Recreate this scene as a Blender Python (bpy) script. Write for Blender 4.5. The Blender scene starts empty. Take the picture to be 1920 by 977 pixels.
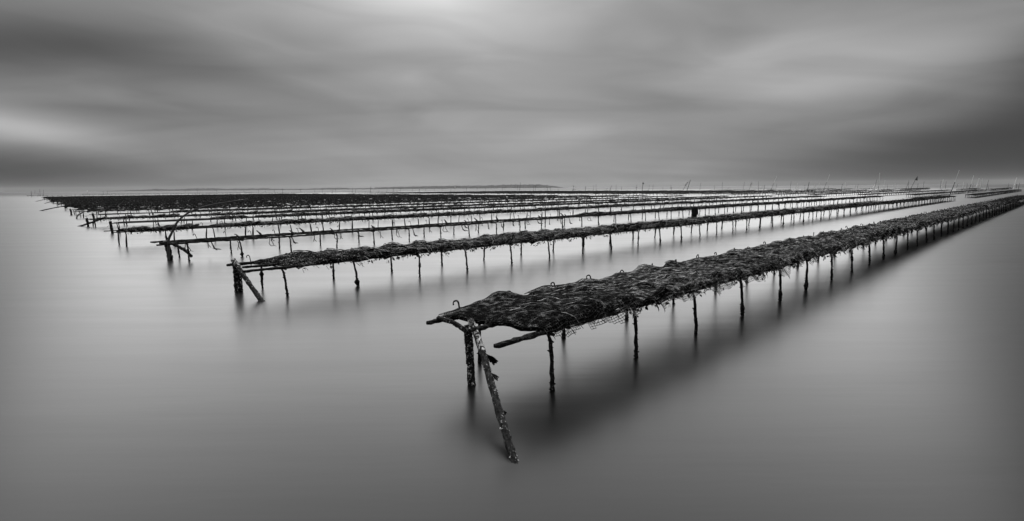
import bpy, math, random
from math import radians, sin, cos, pi, sqrt, atan2, hypot, exp
from mathutils import Vector, Matrix, noise

S = bpy.context.scene
COL = S.collection
R = random.Random(7)

# tones: the scene is monochrome
SKY_BASE, SKY_UP, SKY_LIFT, SKY_SIDE = 0.50, 0.45, 36.0, 0.12
SUN_W = 1.5
EXPOSURE, SKY_GAIN = 1.12, 0.46
WATER_ALB, WATER_ROUGH, WATER_IOR = 0.003, 0.31, 1.26
HAZE = 0.00006
CLOUDS = [  # azimuth, elevation, half widths, tilt, strength (degrees)
    (-6.5, 20.5, 12.0, 5.8, -6, 0.28), (-20, 17.0, 9.0, 3.0, 8, 0.06),
    (-43, 5.1, 6.5, 1.4, -6, 0.27), (-40, 11.3, 12, 1.9, 6, -0.18), (-27, 10.4, 9, 1.6, -4, -0.07), (-30, 6.5, 9, 2.0, -8, -0.04), (-43, 1.3, 10, 1.9, 0, -0.24),
    (27, 11.8, 10, 2.2, 4, 0.14), (27, 8.6, 6, 1.2, 0, 0.07), (36, 10.2, 8, 2.2, 6, 0.14), (44, 3.2, 12, 3.2, 12, -0.37), (30, 1.8, 10, 2.0, 4, -0.10),
    (6.5, 5.7, 6.0, 1.1, 5, 0.08), (15, 9.5, 7, 2.5, 0, -0.04), (45, 8.5, 3.5, 3.0, 0, -0.14),
]

# ------------------------------------------------------------------ camera
EYE = 1.2                                   # tripod height over the water, metres
cam_d = bpy.data.cameras.new('camera')
cam = bpy.data.objects.new('camera', cam_d)
COL.objects.link(cam)
cam_d.sensor_width = 36.0
cam_d.lens = 18.75
cam_d.clip_start = 0.05
cam_d.clip_end = 20000.0
cam.matrix_world = (Matrix.Translation((0, 0, EYE))
                    @ Matrix.Rotation(radians(90 - 7.75), 4, 'X')
                    @ Matrix.Rotation(radians(-0.4715), 4, 'Z'))
S.camera = cam

# ------------------------------------------------------------------ exposure
S.view_settings.view_transform = 'Standard'
S.view_settings.look = 'None'
S.view_settings.exposure = EXPOSURE
S.view_settings.gamma = 1.0
S.view_settings.use_curve_mapping = False
S.cycles.use_denoising = True
S.cycles.denoising_input_passes = 'RGB_ALBEDO_NORMAL'
S.cycles.denoising_prefilter = 'ACCURATE'
S.cycles.use_adaptive_sampling = False

# ------------------------------------------------------------------ sky: streaky overcast
SUN_EL, SUN_AZ = radians(32), radians(-2)   # azimuth from +Y towards +X
W = bpy.data.worlds.new('World')
S.world = W
W.use_nodes = True
wt = W.node_tree
wt.nodes.clear()


class G:
    """tiny helper for math node chains"""
    def __init__(self, nt):
        self.nt = nt

    def m(self, op, a, b=None, c=None, clamp=False):
        n = self.nt.nodes.new('ShaderNodeMath')
        n.operation = op
        n.use_clamp = clamp
        for i, v in enumerate((a, b, c)):
            if v is None:
                continue
            if isinstance(v, (int, float)):
                n.inputs[i].default_value = v
            else:
                self.nt.links.new(v, n.inputs[i])
        return n.outputs[0]

    def node(self, kind, **kw):
        n = self.nt.nodes.new(kind)
        for k, v in kw.items():
            setattr(n, k, v)
        return n

    def link(self, a, b):
        self.nt.links.new(a, b)


g = G(wt)
tc = g.node('ShaderNodeTexCoord')
sp = g.node('ShaderNodeSeparateXYZ')
g.link(tc.outputs['Generated'], sp.inputs[0])
X, Y, Z = sp.outputs
az = g.m('MULTIPLY', g.m('ARCTAN2', X, Y), 180 / pi)
el = g.m('MULTIPLY', g.m('ARCSINE', g.m('MINIMUM', g.m('MAXIMUM', Z, -1.0), 1.0)), 180 / pi)
# base tone of the cloud deck: rises slowly to the zenith, duller in the heavy cloud on either hand
up = g.m('SMOOTH_MAX', el, 0.0, 2.0)
base = g.m('ADD', SKY_BASE, g.m('MULTIPLY', g.m('SUBTRACT', 1.0, g.m('EXPONENT', g.m('MULTIPLY', g.m('POWER', g.m('DIVIDE', up, SKY_LIFT), 3.0), -1.0))), SKY_UP))
aa = g.m('DIVIDE', az, 42.0)
side = g.m('SUBTRACT', 1.0, g.m('EXPONENT', g.m('MULTIPLY', g.m('MULTIPLY', aa, aa), -1.0)))
ab = g.m('DIVIDE', az, 95.0)
ab = g.m('MULTIPLY', ab, ab)
side = g.m('MULTIPLY', side, g.m('EXPONENT', g.m('MULTIPLY', g.m('MULTIPLY', ab, ab), -1.0)))
base = g.m('SUBTRACT', base, g.m('MULTIPLY', side, SKY_SIDE))
# broad streaks and gaps of the cloud deck: azimuth, elevation, half widths, tilt, strength
for a0, e0, sa, se, tilt, amp in CLOUDS:
    da = g.m('SUBTRACT', az, a0)
    de = g.m('SUBTRACT', el, e0)
    ct, st = cos(radians(tilt)), sin(radians(tilt))
    p = g.m('DIVIDE', g.m('ADD', g.m('MULTIPLY', da, ct), g.m('MULTIPLY', de, st)), sa)
    q = g.m('DIVIDE', g.m('SUBTRACT', g.m('MULTIPLY', de, ct), g.m('MULTIPLY', da, st)), se)
    e = g.m('EXPONENT', g.m('MULTIPLY', g.m('ADD', g.m('MULTIPLY', p, p), g.m('MULTIPLY', q, q)), -1.0))
    base = g.m('ADD', base, g.m('MULTIPLY', e, amp))
# fine drifting streaks, on a flat deck seen in perspective
zz = g.m('ADD', g.m('MAXIMUM', Z, 0.0), 0.16)
cx = g.node('ShaderNodeCombineXYZ')
g.link(g.m('DIVIDE', X, zz), cx.inputs[0])
g.link(g.m('DIVIDE', Y, zz), cx.inputs[1])
for rot, sx, sy, scale, amp in ((8, 0.16, 0.9, 1.6, 0.14), (-14, 0.25, 1.0, 3.4, 0.03)):
    mp = g.node('ShaderNodeMapping')
    mp.inputs['Rotation'].default_value = (0, 0, radians(rot))
    mp.inputs['Scale'].default_value = (sx, sy, 1)
    g.link(cx.outputs[0], mp.inputs[0])
    nz = g.node('ShaderNodeTexNoise')
    nz.inputs['Scale'].default_value = scale
    nz.inputs['Detail'].default_value = 3.0
    nz.inputs['Roughness'].default_value = 0.5
    nz.inputs['Distortion'].default_value = 0.5
    g.link(mp.outputs[0], nz.inputs['Vector'])
    base = g.m('ADD', base, g.m('MULTIPLY', g.m('SUBTRACT', nz.outputs['Fac'], 0.5), amp))
cz = g.node('ShaderNodeCombineXYZ')
g.link(g.m('DIVIDE', az, 15.0), cz.inputs[0])
g.link(g.m('DIVIDE', g.m('ADD', el, g.m('MULTIPLY', az, 0.06)), 3.4), cz.inputs[1])
nz = g.node('ShaderNodeTexNoise')
nz.inputs['Scale'].default_value = 1.0
nz.inputs['Detail'].default_value = 3.0
nz.inputs['Roughness'].default_value = 0.45
nz.inputs['Distortion'].default_value = 0.8
g.link(cz.outputs[0], nz.inputs['Vector'])
base = g.m('ADD', base, g.m('MULTIPLY', g.m('SUBTRACT', nz.outputs['Fac'], 0.5), 0.18))
tone = g.m('POWER', g.m('MAXIMUM', base, 0.03), 2.2)
sky = g.node('ShaderNodeTexSky')
sky.sky_type = 'NISHITA'
sky.sun_disc = False
sky.sun_elevation = SUN_EL
sky.sun_rotation = SUN_AZ
bw = g.node('ShaderNodeRGBToBW')
g.link(sky.outputs[0], bw.inputs[0])
STRENGTH = 0.1
val = g.m('ADD', g.m('MULTIPLY', tone, SKY_GAIN / STRENGTH), g.m('MULTIPLY', bw.outputs[0], 0.03))
cc = g.node('ShaderNodeCombineColor')
for i in range(3):
    g.link(val, cc.inputs[i])
bg = g.node('ShaderNodeBackground')
bg.inputs['Strength'].default_value = STRENGTH
g.link(cc.outputs[0], bg.inputs['Color'])
wo = g.node('ShaderNodeOutputWorld')
g.link(bg.outputs[0], wo.inputs['Surface'])

# ------------------------------------------------------------------ sun, veiled by the clouds
sl = bpy.data.lights.new('sun', 'SUN')
sl.energy = SUN_W
sl.angle = radians(86)
sl.color = (1.0, 1.0, 1.0)
so = bpy.data.objects.new('sun', sl)
COL.objects.link(so)
sd = Vector((sin(SUN_AZ) * cos(SUN_EL), cos(SUN_AZ) * cos(SUN_EL), sin(SUN_EL)))
so.rotation_euler = sd.to_track_quat('Z', 'Y').to_euler()
so.location = (0, 0, 60)


# ------------------------------------------------------------------ materials (a monochrome place)
def pri(name, base, rough=0.6, spec=0.5, metallic=0.0):
    m = bpy.data.materials.new(name)
    m.use_nodes = True
    b = m.node_tree.nodes['Principled BSDF']
    b.inputs['Base Color'].default_value = (base, base, base, 1)
    b.inputs['Roughness'].default_value = rough
    b.inputs['Specular IOR Level'].default_value = spec
    b.inputs['Metallic'].default_value = metallic
    return m, b, G(m.node_tree)


def ramp(gg, fac, stops):
    r = gg.node('ShaderNodeValToRGB')
    els = r.color_ramp.elements
    while len(els) < len(stops):
        els.new(0.5)
    for e, (p, v) in zip(els, stops):
        e.position = p
        e.color = (v, v, v, 1)
    gg.link(fac, r.inputs[0])
    return r.outputs[0]


def tex(gg, scale, detail=4.0, rough=0.6, stretch=None, space='Object'):
    t = gg.node('ShaderNodeTexCoord')
    src = t.outputs[space]
    if stretch:
        mp = gg.node('ShaderNodeMapping')
        mp.inputs['Scale'].default_value = stretch
        gg.link(src, mp.inputs[0])
        src = mp.outputs[0]
    n = gg.node('ShaderNodeTexNoise')
    n.inputs['Scale'].default_value = scale
    n.inputs['Detail'].default_value = detail
    n.inputs['Roughness'].default_value = rough
    gg.link(src, n.inputs['Vector'])
    return n.outputs['Fac']


def speckled(name, stops, scale, rough, bump=0.0, detail=4.0, spec=0.5, patch=None, vary=0.0):
    """grainy material; each object gets its own stretch of the grain; patch adds broad lighter and darker areas"""
    m, b, gg = pri(name, 0.1, rough, spec)
    t = gg.node('ShaderNodeTexCoord')
    oi = gg.node('ShaderNodeObjectInfo')
    cv = gg.node('ShaderNodeCombineXYZ')
    for i, k in enumerate((31.7, 17.3, 5.1)):
        gg.link(gg.m('MULTIPLY', oi.outputs['Random'], k), cv.inputs[i])
    va = gg.node('ShaderNodeVectorMath')
    va.operation = 'ADD'
    gg.link(t.outputs['Object'], va.inputs[0])
    gg.link(cv.outputs[0], va.inputs[1])

    def nz(sc, det):
        n = gg.node('ShaderNodeTexNoise')
        n.inputs['Scale'].default_value = sc
        n.inputs['Detail'].default_value = det
        n.inputs['Roughness'].default_value = 0.6
        gg.link(va.outputs[0], n.inputs['Vector'])
        return n.outputs['Fac']
    f = nz(scale, detail)
    val = ramp(gg, f, stops)
    if patch:
        val = gg.m('MULTIPLY', val, ramp(gg, nz(patch, 2.0), ((0.36, 0.25), (0.52, 0.8), (0.68, 1.0))))
    if vary:            # older and newer pieces
        val = gg.m('MULTIPLY', val, gg.m('ADD', 1.0 - vary, gg.m('MULTIPLY', oi.outputs['Random'], 2.0 * vary)))
    gg.link(val, b.inputs['Base Color'])
    if bump:
        bn = gg.node('ShaderNodeBump')
        bn.inputs['Strength'].default_value = bump
        bn.inputs['Distance'].default_value = 0.01
        gg.link(f, bn.inputs['Height'])
        gg.link(bn.outputs[0], b.inputs['Normal'])
    return m


M = {}
M['rod'] = speckled('encrusted_rod', ((0.0, 0.005), (0.56, 0.010), (0.65, 0.05), (0.78, 0.25)), 70, 0.6, 0.6, 4.0, 0.05)
M['timber'] = speckled('barnacled_timber', ((0.0, 0.005), (0.55, 0.010), (0.63, 0.04), (0.67, 0.4), (0.78, 0.75)), 48, 0.6, 0.8, 4.0, 0.1)
M['scoured'] = speckled('scoured_timber', ((0.0, 0.015), (0.46, 0.035), (0.54, 0.4), (0.7, 0.8)), 34, 0.6, 0.6, 4.0, 0.1)
M['barnacle'] = speckled('barnacle', ((0.0, 0.010), (0.50, 0.025), (0.56, 0.30), (0.66, 0.80)), 30, 0.7, 0.0, 4.0, 0.1)
M['bag'] = speckled('flecked_bag', ((0.0, 0.003), (0.52, 0.007), (0.58, 0.03), (0.64, 0.25), (0.78, 0.50)), 60, 0.5, 0.9, 5.0, 0.0, 6.0, 0.6)  # pale flecks: shell specks and highlights painted into the colour
M['net'] = speckled('plastic_netting', ((0.0, 0.006), (0.47, 0.015), (0.56, 0.14), (0.67, 0.55)), 22, 0.4, 0.0, 5.0, 0.06, 7.0, 0.6)  # lighter wire tones are wet glints put into the base colour
M['weed'] = speckled('seaweed', ((0.0, 0.003), (0.50, 0.007), (0.57, 0.05), (0.64, 0.32), (0.76, 0.60)), 32, 0.35, 0.0, 4.0, 0.04, 6.0, 0.5)  # lightest flecks are highlights painted into the weed's colour
M['weed_glint'] = speckled('painted_weed_glint', ((0.0, 0.10), (0.46, 0.30), (0.56, 0.60), (0.7, 0.80)), 24, 0.5, 0.0, 3.0, 0.04)  # light strand colour stands in for highlights on wet weed
M['far_bag'] = speckled('far_flecked_bag', ((0.0, 0.002), (0.52, 0.006), (0.60, 0.05), (0.70, 0.22)), 14, 0.8, 0.0, 5.0, 0.0)  # near black with scattered paler flecks
M['rubber'] = speckled('rubber_strap', ((0.0, 0.01), (0.6, 0.025), (0.75, 0.08)), 50, 0.5)
M['stake'] = speckled('dark_stake', ((0.0, 0.02), (0.6, 0.05), (0.8, 0.1)), 6, 0.7)
M['pale'] = speckled('pale_plastic', ((0.0, 0.70), (0.6, 0.8), (0.8, 0.85)), 4, 0.5)
M['flag'] = speckled('pale_cloth', ((0.0, 0.6), (0.8, 0.75)), 5, 0.8)
M['land'] = speckled('far_shore', ((0.0, 0.05), (0.5, 0.09), (0.8, 0.18)), 0.05, 0.95, 0.0, 4.0, 0.0)

# silted sea water, smoothed flat by wind and time
m, b, gg = pri('sea_water', WATER_ALB, WATER_ROUGH)
b.inputs['IOR'].default_value = WATER_IOR
st1 = tex(gg, 1.0, 4.0, 0.55, (0.35, 2.6, 1.0))
st2 = tex(gg, 1.0, 2.0, 0.5, (0.02, 0.12, 1.0))
# open water outside the sheltered rack field is ruffled
gp = gg.node('ShaderNodeTexCoord')
ln = gg.node('ShaderNodeVectorMath')
ln.operation = 'LENGTH'
gg.link(gp.outputs['Object'], ln.inputs[0])
mr = gg.node('ShaderNodeMapRange')
mr.interpolation_type = 'SMOOTHSTEP'
mr.inputs['From Min'].default_value = 90
mr.inputs['From Max'].default_value = 320
mr.inputs['To Min'].default_value = WATER_ROUGH - 0.08
mr.inputs['To Max'].default_value = 0.50
gg.link(ln.outputs['Value'], mr.inputs['Value'])
rr = gg.m('ADD', mr.outputs[0], gg.m('ADD', gg.m('MULTIPLY', st2, 0.06), gg.m('MULTIPLY', st1, 0.07)))
gg.link(rr, b.inputs['Roughness'])
bn = gg.node('ShaderNodeBump')
bn.inputs['Strength'].default_value = 0.12
bn.inputs['Distance'].default_value = 0.02
gg.link(st1, bn.inputs['Height'])
gg.link(bn.outputs[0], b.inputs['Normal'])
M['water'] = m


# ------------------------------------------------------------------ mesh helpers
class MB:
    """collects faces, then links them as ONE mesh"""
    def __init__(self):
        self.v, self.f = [], []

    def add(self, vs, fs):
        o = len(self.v)
        self.v.extend(vs)
        self.f.extend([tuple(i + o for i in q) for q in fs])

    def mesh(self, name, mat, smooth=False):
        me = bpy.data.meshes.new(name)
        me.from_pydata([tuple(p) for p in self.v], [], self.f)
        me.materials.append(mat)
        if smooth:
            me.polygons.foreach_set('use_smooth', [True] * len(me.polygons))
        me.update()
        return me

    def tube(self, path, rad, n=6, rough=0.0, rng=None, cap=True):
        """a swept rod; rad a number or list; rough makes its skin lumpy"""
        path = [Vector(p) for p in path]
        k = len(path)
        rads = rad if isinstance(rad, (list, tuple)) else [rad] * k
        ref = None
        vs, fs = [], []
        for i, p in enumerate(path):
            d = (path[min(i + 1, k - 1)] - path[max(i - 1, 0)])
            d = d.normalized() if d.length > 1e-9 else Vector((0, 0, 1))
            if ref is None:
                ref = Vector((1, 0, 0)) if abs(d.x) < 0.8 else Vector((0, 1, 0))
            s = (ref - d * ref.dot(d))
            s = s.normalized() if s.length > 1e-6 else d.orthogonal().normalized()
            t = d.cross(s)
            ref = s
            for j in range(n):
                a = 2 * pi * j / n
                r = rads[i] * (1 + (rng.uniform(-rough, rough) if rough else 0))
                vs.append(p + (s * cos(a) + t * sin(a)) * r)
        for i in range(k - 1):
            for j in range(n):
                a, b_ = i * n + j, i * n + (j + 1) % n
                fs.append((a, b_, b_ + n, a + n))
        if cap:
            fs.append(tuple(range(n - 1, -1, -1)))
            fs.append(tuple((k - 1) * n + j for j in range(n)))
        self.add(vs, fs)

    def blade(self, path, w, up):
        """a thin strip of weed"""
        vs, fs = [], []
        k = len(path)
        for i, p in enumerate(path):
            p = Vector(p)
            d = Vector(path[min(i + 1, k - 1)]) - Vector(path[max(i - 1, 0)])
            s = d.cross(up)
            s = s.normalized() if s.length > 1e-6 else Vector((1, 0, 0))
            ww = w * (0.35 + 0.65 * sin(pi * min(0.93, (i + 0.35) / k)))
            vs += [p - s * ww, p + s * ww]
        for i in range(k - 1):
            fs.append((2 * i, 2 * i + 1, 2 * i + 3, 2 * i + 2))
        self.add(vs, fs)


def link(name, me, parent=None, loc=(0, 0, 0), rot=None, kind=None):
    o = bpy.data.objects.new(name, me)
    COL.objects.link(o)
    o.parent = parent
    o.location = loc
    if rot:
        o.rotation_euler = rot
    if kind:
        o['kind'] = kind
    return o


def tag(o, label, cat, group=None):
    o['label'] = label
    o['category'] = cat
    if group:
        o['group'] = group
    return o


# row frame: u runs along the racks, v across them towards the far shore
ROW = radians(46.44)
DU = Vector((sin(ROW), cos(ROW), 0))
DV = Vector((-cos(ROW), sin(ROW), 0))
RZ = pi / 2 - ROW


def at(u, v, z=0.0):
    return DU * u + DV * v + Vector((0, 0, z))


def depth(u, v):
    p = at(u, v)
    return p.length


# ------------------------------------------------------------------ setting
def sea():
    mb = MB()
    n = 48
    rings = (0.0, 15.0, 60.0, 300.0, 1500.0, 6000.0)
    vs = [Vector((0, 0, 0))]
    fs = []
    for r in rings[1:]:
        for j in range(n):
            a = 2 * pi * j / n
            vs.append(Vector((r * cos(a), r * sin(a), 0)))
    for j in range(n):
        fs.append((0, 1 + j, 1 + (j + 1) % n))
    for k in range(len(rings) - 2):
        o = 1 + k * n
        for j in range(n):
            fs.append((o + j, o + n + j, o + n + (j + 1) % n, o + (j + 1) % n))
    mb.add(vs, fs)
    return link('sea', mb.mesh('sea', M['water']), kind='structure')


sea()


def headland(name, prof, dist, seed):
    rng = random.Random(seed)
    mb = MB()
    rows = 6
    prev = None
    a0, a1 = prof[0][0], prof[-1][0]
    n = int((a1 - a0) * 9)
    vs, fs = [], []
    for i in range(n + 1):
        a = a0 + (a1 - a0) * i / n
        for (p, hp), (q, hq) in zip(prof, prof[1:]):
            if p <= a <= q:
                h = hp + (hq - hp) * (a - p) / (q - p)
        h *= 1 + 0.16 * noise.noise(Vector((a * 1.6, seed, 0))) + 0.14 * noise.noise(Vector((a * 7, seed, 2))) + rng.uniform(-0.05, 0.05)
        for k in range(rows):
            f = k / (rows - 1)
            r = dist + 260 * f
            hh = h * sin(pi * (0.06 + 0.88 * f)) ** 0.7 if 0 < k < rows - 1 else -0.6
            if 0 < k < rows - 1:
                hh *= 1 + rng.uniform(-0.08, 0.04)
            vs.append(Vector((r * sin(radians(a)), r * cos(radians(a)), hh)))
    for i in range(n):
        for k in range(rows - 1):
            p = i * rows + k
            fs.append((p, p + rows, p + rows + 1, p + 1))
    mb.add(vs, fs)
    return link(name, mb.mesh(name, M['land']), kind='structure')


headland('headland', [(-14.4, 0), (-14.2, 9), (-13, 11.5), (-11, 13), (-8, 15.5), (-5, 16.5), (-2, 17), (-1, 20), (1.8, 20),
                      (3.2, 18.5), (4.0, 14), (4.9, 7), (5.6, 0)], 2900, 3)
headland('hills', [(-37.5, 0), (-35.5, 6), (-34.2, 7.5), (-33.5, 11), (-32.4, 9), (-31.5, 9), (-30.4, 12.5), (-29, 12.5), (-28, 9), (-26.2, 10),
                   (-24.6, 11), (-23.5, 7), (-21, 6), (-19.8, 8), (-18.9, 10.5), (-17.4, 10.5), (-16.6, 6.5), (-14.5, 8), (-14.2, 0)], 3150, 4)

# marker poles: kind, x, y, sideways lean of the tip, tip height (metres)
POLES = [
    ('d',-107.0,119.8,0.06,1.41), ('d',-334.8,377.8,0.47,2.22), ('d',-170.9,194.2,0.1,0.76), ('d',-128.7,146.8,0.24,1.87), ('d',-127.4,146.1,0.51,1.72), ('d',-147.2,194.0,0.15,1.33), 
    ('d',-171.5,228.2,0.15,1.34), ('d',-162.7,268.2,0.12,1.32), ('d',-150.6,257.7,0.26,1.52), ('d',-132.4,241.9,-0.24,1.43), ('d',-93.8,188.8,-0.09,1.3), ('d',-100.9,214.6,0.09,1.27), 
    ('d',-116.8,255.0,0.34,1.25), ('d',-109.7,248.2,0.58,1.22), ('d',-73.6,172.9,0.11,1.7), ('d',-75.1,192.3,-0.29,1.51), ('d',-80.8,220.2,0.4,1.3), ('d',-75.8,215.4,0.07,1.27), 
    ('d',-52.1,156.1,0.06,1.07), ('d',-57.7,177.3,-0.37,1.4), ('d',-50.8,171.2,0.25,1.68), ('d',-49.3,170.0,0.06,1.17), ('D',-38.3,145.3,0.44,1.85), ('d',-54.4,220.4,0.15,0.87), 
    ('d',-42.5,183.2,0.23,1.26), ('d',-46.5,211.7,0.16,1.46), ('d',-43.1,208.0,0.16,1.43), ('d',-44.5,241.3,0.04,1.19), ('D',-29.3,170.5,0.12,1.17), ('d',-37.0,231.9,0.15,1.14), 
    ('d',-39.9,277.7,0.04,1.36), ('d',-34.8,270.1,0.03,1.33), ('d',-24.4,216.0,0.26,1.91), ('d',-14.8,177.1,0.03,1.39), ('d',-25.7,399.7,0.42,1.57), ('d',-11.4,235.4,0.02,1.16), 
    ('d',-3.3,189.4,0.11,1.3), ('d',2.1,182.6,0.11,2.33), ('D',2.1,140.1,0.22,2.61), ('d',7.2,176.2,0.09,1.56), ('d',7.8,175.4,0.09,1.72), ('D',8.9,133.5,-0.0,1.31), 
    ('d',14.3,197.2,-0.0,1.55), ('d',19.3,231.2,1.37,0.67), ('D',17.1,125.5,0.23,1.48), ('d',27.1,178.2,0.15,1.92), ('d',21.6,137.2,-0.03,2.02), ('d',42.1,242.7,1.43,0.94), 
    ('D',21.9,120.9,0.63,1.54), ('d',28.9,148.8,0.11,1.9), ('d',30.2,147.2,-0.1,1.3), ('X',37.7,162.4,0.12,1.91), ('K',20.2,83.6,0.2,1.97), ('d',40.4,158.4,0.19,1.71), 
    ('d',32.8,125.0,0.14,1.72), ('d',58.0,206.0,-0.04,1.21), ('X',45.1,151.5,-0.2,1.64), ('T',38.5,118.7,0.9,2.67), ('F',35.9,114.1,1.56,2.17), ('d',57.0,163.0,0.31,2.4), 
    ('d',68.6,181.6,-0.06,1.43), ('d',61.0,155.7,0.04,2.44), ('d',61.6,154.5,1.03,0.9), ('d',73.4,170.5,0.38,2.51), ('F',65.3,147.9,0.7,2.03), ('d',66.8,145.2,-0.13,2.42), 
    ('d',104.1,224.7,1.04,1.32), ('D',45.8,97.8,0.17,1.34), ('H',55.4,115.4,1.3,3.27), ('d',90.0,183.1,0.26,1.8), ('d',63.9,123.5,0.17,2.18), ('p',92.6,174.6,0.05,1.88), 
    ('T',66.1,120.2,0.46,2.0), ('d',108.9,199.5,-0.09,1.37), ('p',109.8,194.9,-0.01,1.53), ('p',110.2,192.9,0.05,2.08), ('H',62.0,107.2,1.3,3.35), ('d',75.8,128.9,0.17,1.14), 
    ('D',70.1,114.3,0.23,1.46), ('p',86.6,139.9,0.13,1.92), ('d',113.1,177.4,0.43,1.22), ('d',87.9,136.9,0.36,1.48), ('L',56.8,87.2,2.62,0.75), ('P',114.4,170.7,0.97,1.5), 
    ('d',80.8,119.8,0.46,2.35), ('p',41.1,60.2,-0.13,2.54), ('p',101.4,146.5,0.23,2.44), ('d',82.2,117.4,-0.11,1.27), ('p',102.3,143.6,0.15,1.55), ('d',116.6,159.1,0.62,1.87), 
    ('d',116.8,158.2,-0.23,2.48), ('G',70.9,96.0,1.41,2.72), ('d',84.9,112.4,-0.14,1.44), ('d',104.5,136.5,0.21,2.01), ('d',118.6,148.7,-0.07,2.19), ('P',95.5,119.4,0.36,2.34), 
    ('d',118.9,147.4,0.09,2.02), ('H',46.5,57.1,0.74,2.68), ('d',156.5,189.2,0.6,1.48), ('p',107.2,127.8,0.19,1.75), ('H',58.7,69.2,0.78,2.3), ('d',135.7,160.2,-0.15,1.42), 
    ('d',156.1,182.0,0.03,1.43), ('P',98.0,113.5,0.41,2.45), ('P',98.3,112.7,0.08,2.32), ('d',120.9,136.9,0.29,2.28), ('d',121.0,136.3,-0.29,1.34), ('d',180.3,195.3,0.23,1.34), 
    ('d',110.2,118.2,0.36,1.39), ('P',100.5,107.7,0.56,2.42), ('d',136.8,145.6,-0.14,1.14), ('d',100.8,107.0,0.26,1.36), 
]

# ------------------------------------------------------------------ rack pieces
def leg_mesh(seed, h, near, lumps, n=8, k=18):
    """bent reinforcing rod crusted with shells: water end at local origin, top at height h"""
    rng = random.Random(seed)
    mb = MB()
    path, rads = [], []
    side = -1 if near else 1
    lean = rng.uniform(-0.02, 0.035)
    splay = side * rng.uniform(0.0, 0.03)
    kink = rng.uniform(0.010, 0.03)
    lump_at = [(rng.uniform(0.1, 0.6), rng.uniform(0.4, 1.0)) for _ in range(lumps)]
    for i in range(k + 1):
        f = i / k
        z = -0.22 + (h + 0.22) * f
        q = max(0.0, z / h)
        top = max(0.0, (q - 0.82) / 0.18)
        x = -lean * q + 0.006 * noise.noise(Vector((seed, f * 5, 0))) - kink * top * top
        y = splay * (1 - q) - side * 0.012 * top
        r = 0.0125 * (1 + 0.22 * noise.noise(Vector((seed * 3.1, f * 9, 2)))) * (1.15 - 0.35 * q)
        for la, lw in lump_at:
            r *= 1 + lw * exp(-((q - la) / 0.05) ** 2)
        path.append((x, y, z))
        rads.append(r)
    mb.tube(path, rads, n, 0.28, rng)
    # loose shells and weed standing off the rod
    for _ in range(26 if n > 5 else 0):
        i = rng.randrange(3, k - 1)
        p = Vector(path[i])
        a = rng.uniform(0, 2 * pi)
        d = Vector((cos(a), sin(a), rng.uniform(-0.4, 0.6)))
        s = rng.uniform(0.006, 0.012)
        q = d.orthogonal().normalized()
        t = d.cross(q)
        b = p + d * rads[i] * 0.7
        mb.add([b + q * s, b - q * s * 0.5 + t * s, b - q * s * 0.5 - t * s, b + d * s * 1.5],
               [(0, 1, 3), (1, 2, 3), (2, 0, 3)])
    return mb.mesh('leg', M['rod'])


def hook_mesh(seed, tall):
    rng = random.Random(seed)
    mb = MB()
    r0 = rng.uniform(0.014, 0.023)
    path = [(0, 0, -0.02), (0.002, 0, tall * 0.5), (0, 0, tall)]
    for i in range(1, 8):
        a = pi * 1.12 * i / 7
        path.append((-r0 + r0 * cos(a), rng.uniform(-0.003, 0.003), tall + r0 * sin(a)))
    mb.tube(path, 0.0052, 6, 0.25, rng)
    return mb.mesh('hook', M['rod'])


def rail_mesh(length, r, seed, n=6, step=0.12, rough=0.25):
    rng = random.Random(seed)
    mb = MB()
    k = max(2, int(length / step))
    path, rads = [], []
    for i in range(k + 1):
        x = length * i / k
        path.append((x, 0.010 * noise.noise(Vector((x * 0.9, seed, 0))), 0.010 * noise.noise(Vector((x * 0.7, seed, 5)))))
        rads.append(r * (1 + 0.25 * noise.noise(Vector((x * 6, seed, 9))) + 0.25 * noise.noise(Vector((x * 22, seed, 3)))))
    rads[0] *= 0.75
    mb.tube(path, rads, n, rough, rng)
    return mb.mesh('rail', M['rod'])


def strap_mesh(seed):
    """rubber band that held a bag: a slack loop hanging from a rail, or a doubled tail"""
    rng = random.Random(seed)
    mb = MB()
    kind = seed % 3
    drop = rng.uniform(0.11, 0.21)
    sw = rng.uniform(0.03, 0.16)
    if kind == 0:      # open loop
        pts = [(0, 0, 0.03), (-0.01, -0.02, -0.3 * drop), (-0.035, -0.03, -0.7 * drop), (0.0, -0.03, -drop),
               (sw * 0.6, -0.03, -drop * 1.02), (sw * 0.75, -0.03, -drop * 0.85), (sw * 0.4, -0.02, -0.4 * drop), (0.06, 0, 0.02)]
        mb.tube(pts, 0.0065, 5, 0.2, rng)
        mb.tube([(sw * 0.7, -0.03, -drop * 0.95), (sw * 0.7 + 0.06, -0.03, -drop * 1.12)], [0.006, 0.003], 5)
    elif kind == 1:    # limp tail with a knot
        pts = [(0, 0, 0.02), (0.02, -0.02, -0.35 * drop), (0.03 + sw * 0.2, -0.02, -0.8 * drop), (0.05 + sw * 0.5, -0.02, -drop)]
        mb.tube(pts, [0.008, 0.009, 0.015, 0.006], 6, 0.3, rng)
        mb.tube([(sw * 0.2, -0.02, -0.75 * drop), (0.08 + sw * 0.5, -0.025, -0.92 * drop), (0.13 + sw * 0.5, -0.025, -drop)], [0.005, 0.012, 0.003], 5, 0.3, rng)
    else:              # twisted double strand
        for s in (-1, 1):
            pts = [(0.012 * s + 0.02 * sin(q * 6 + s) + sw * 0.5 * q, -0.02, 0.02 - drop * 1.05 * q) for q in (0, .2, .4, .6, .8, 1)]
            mb.tube(pts, 0.006, 5, 0.2, rng)
    return mb.mesh('strap', M['rubber'])


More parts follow.
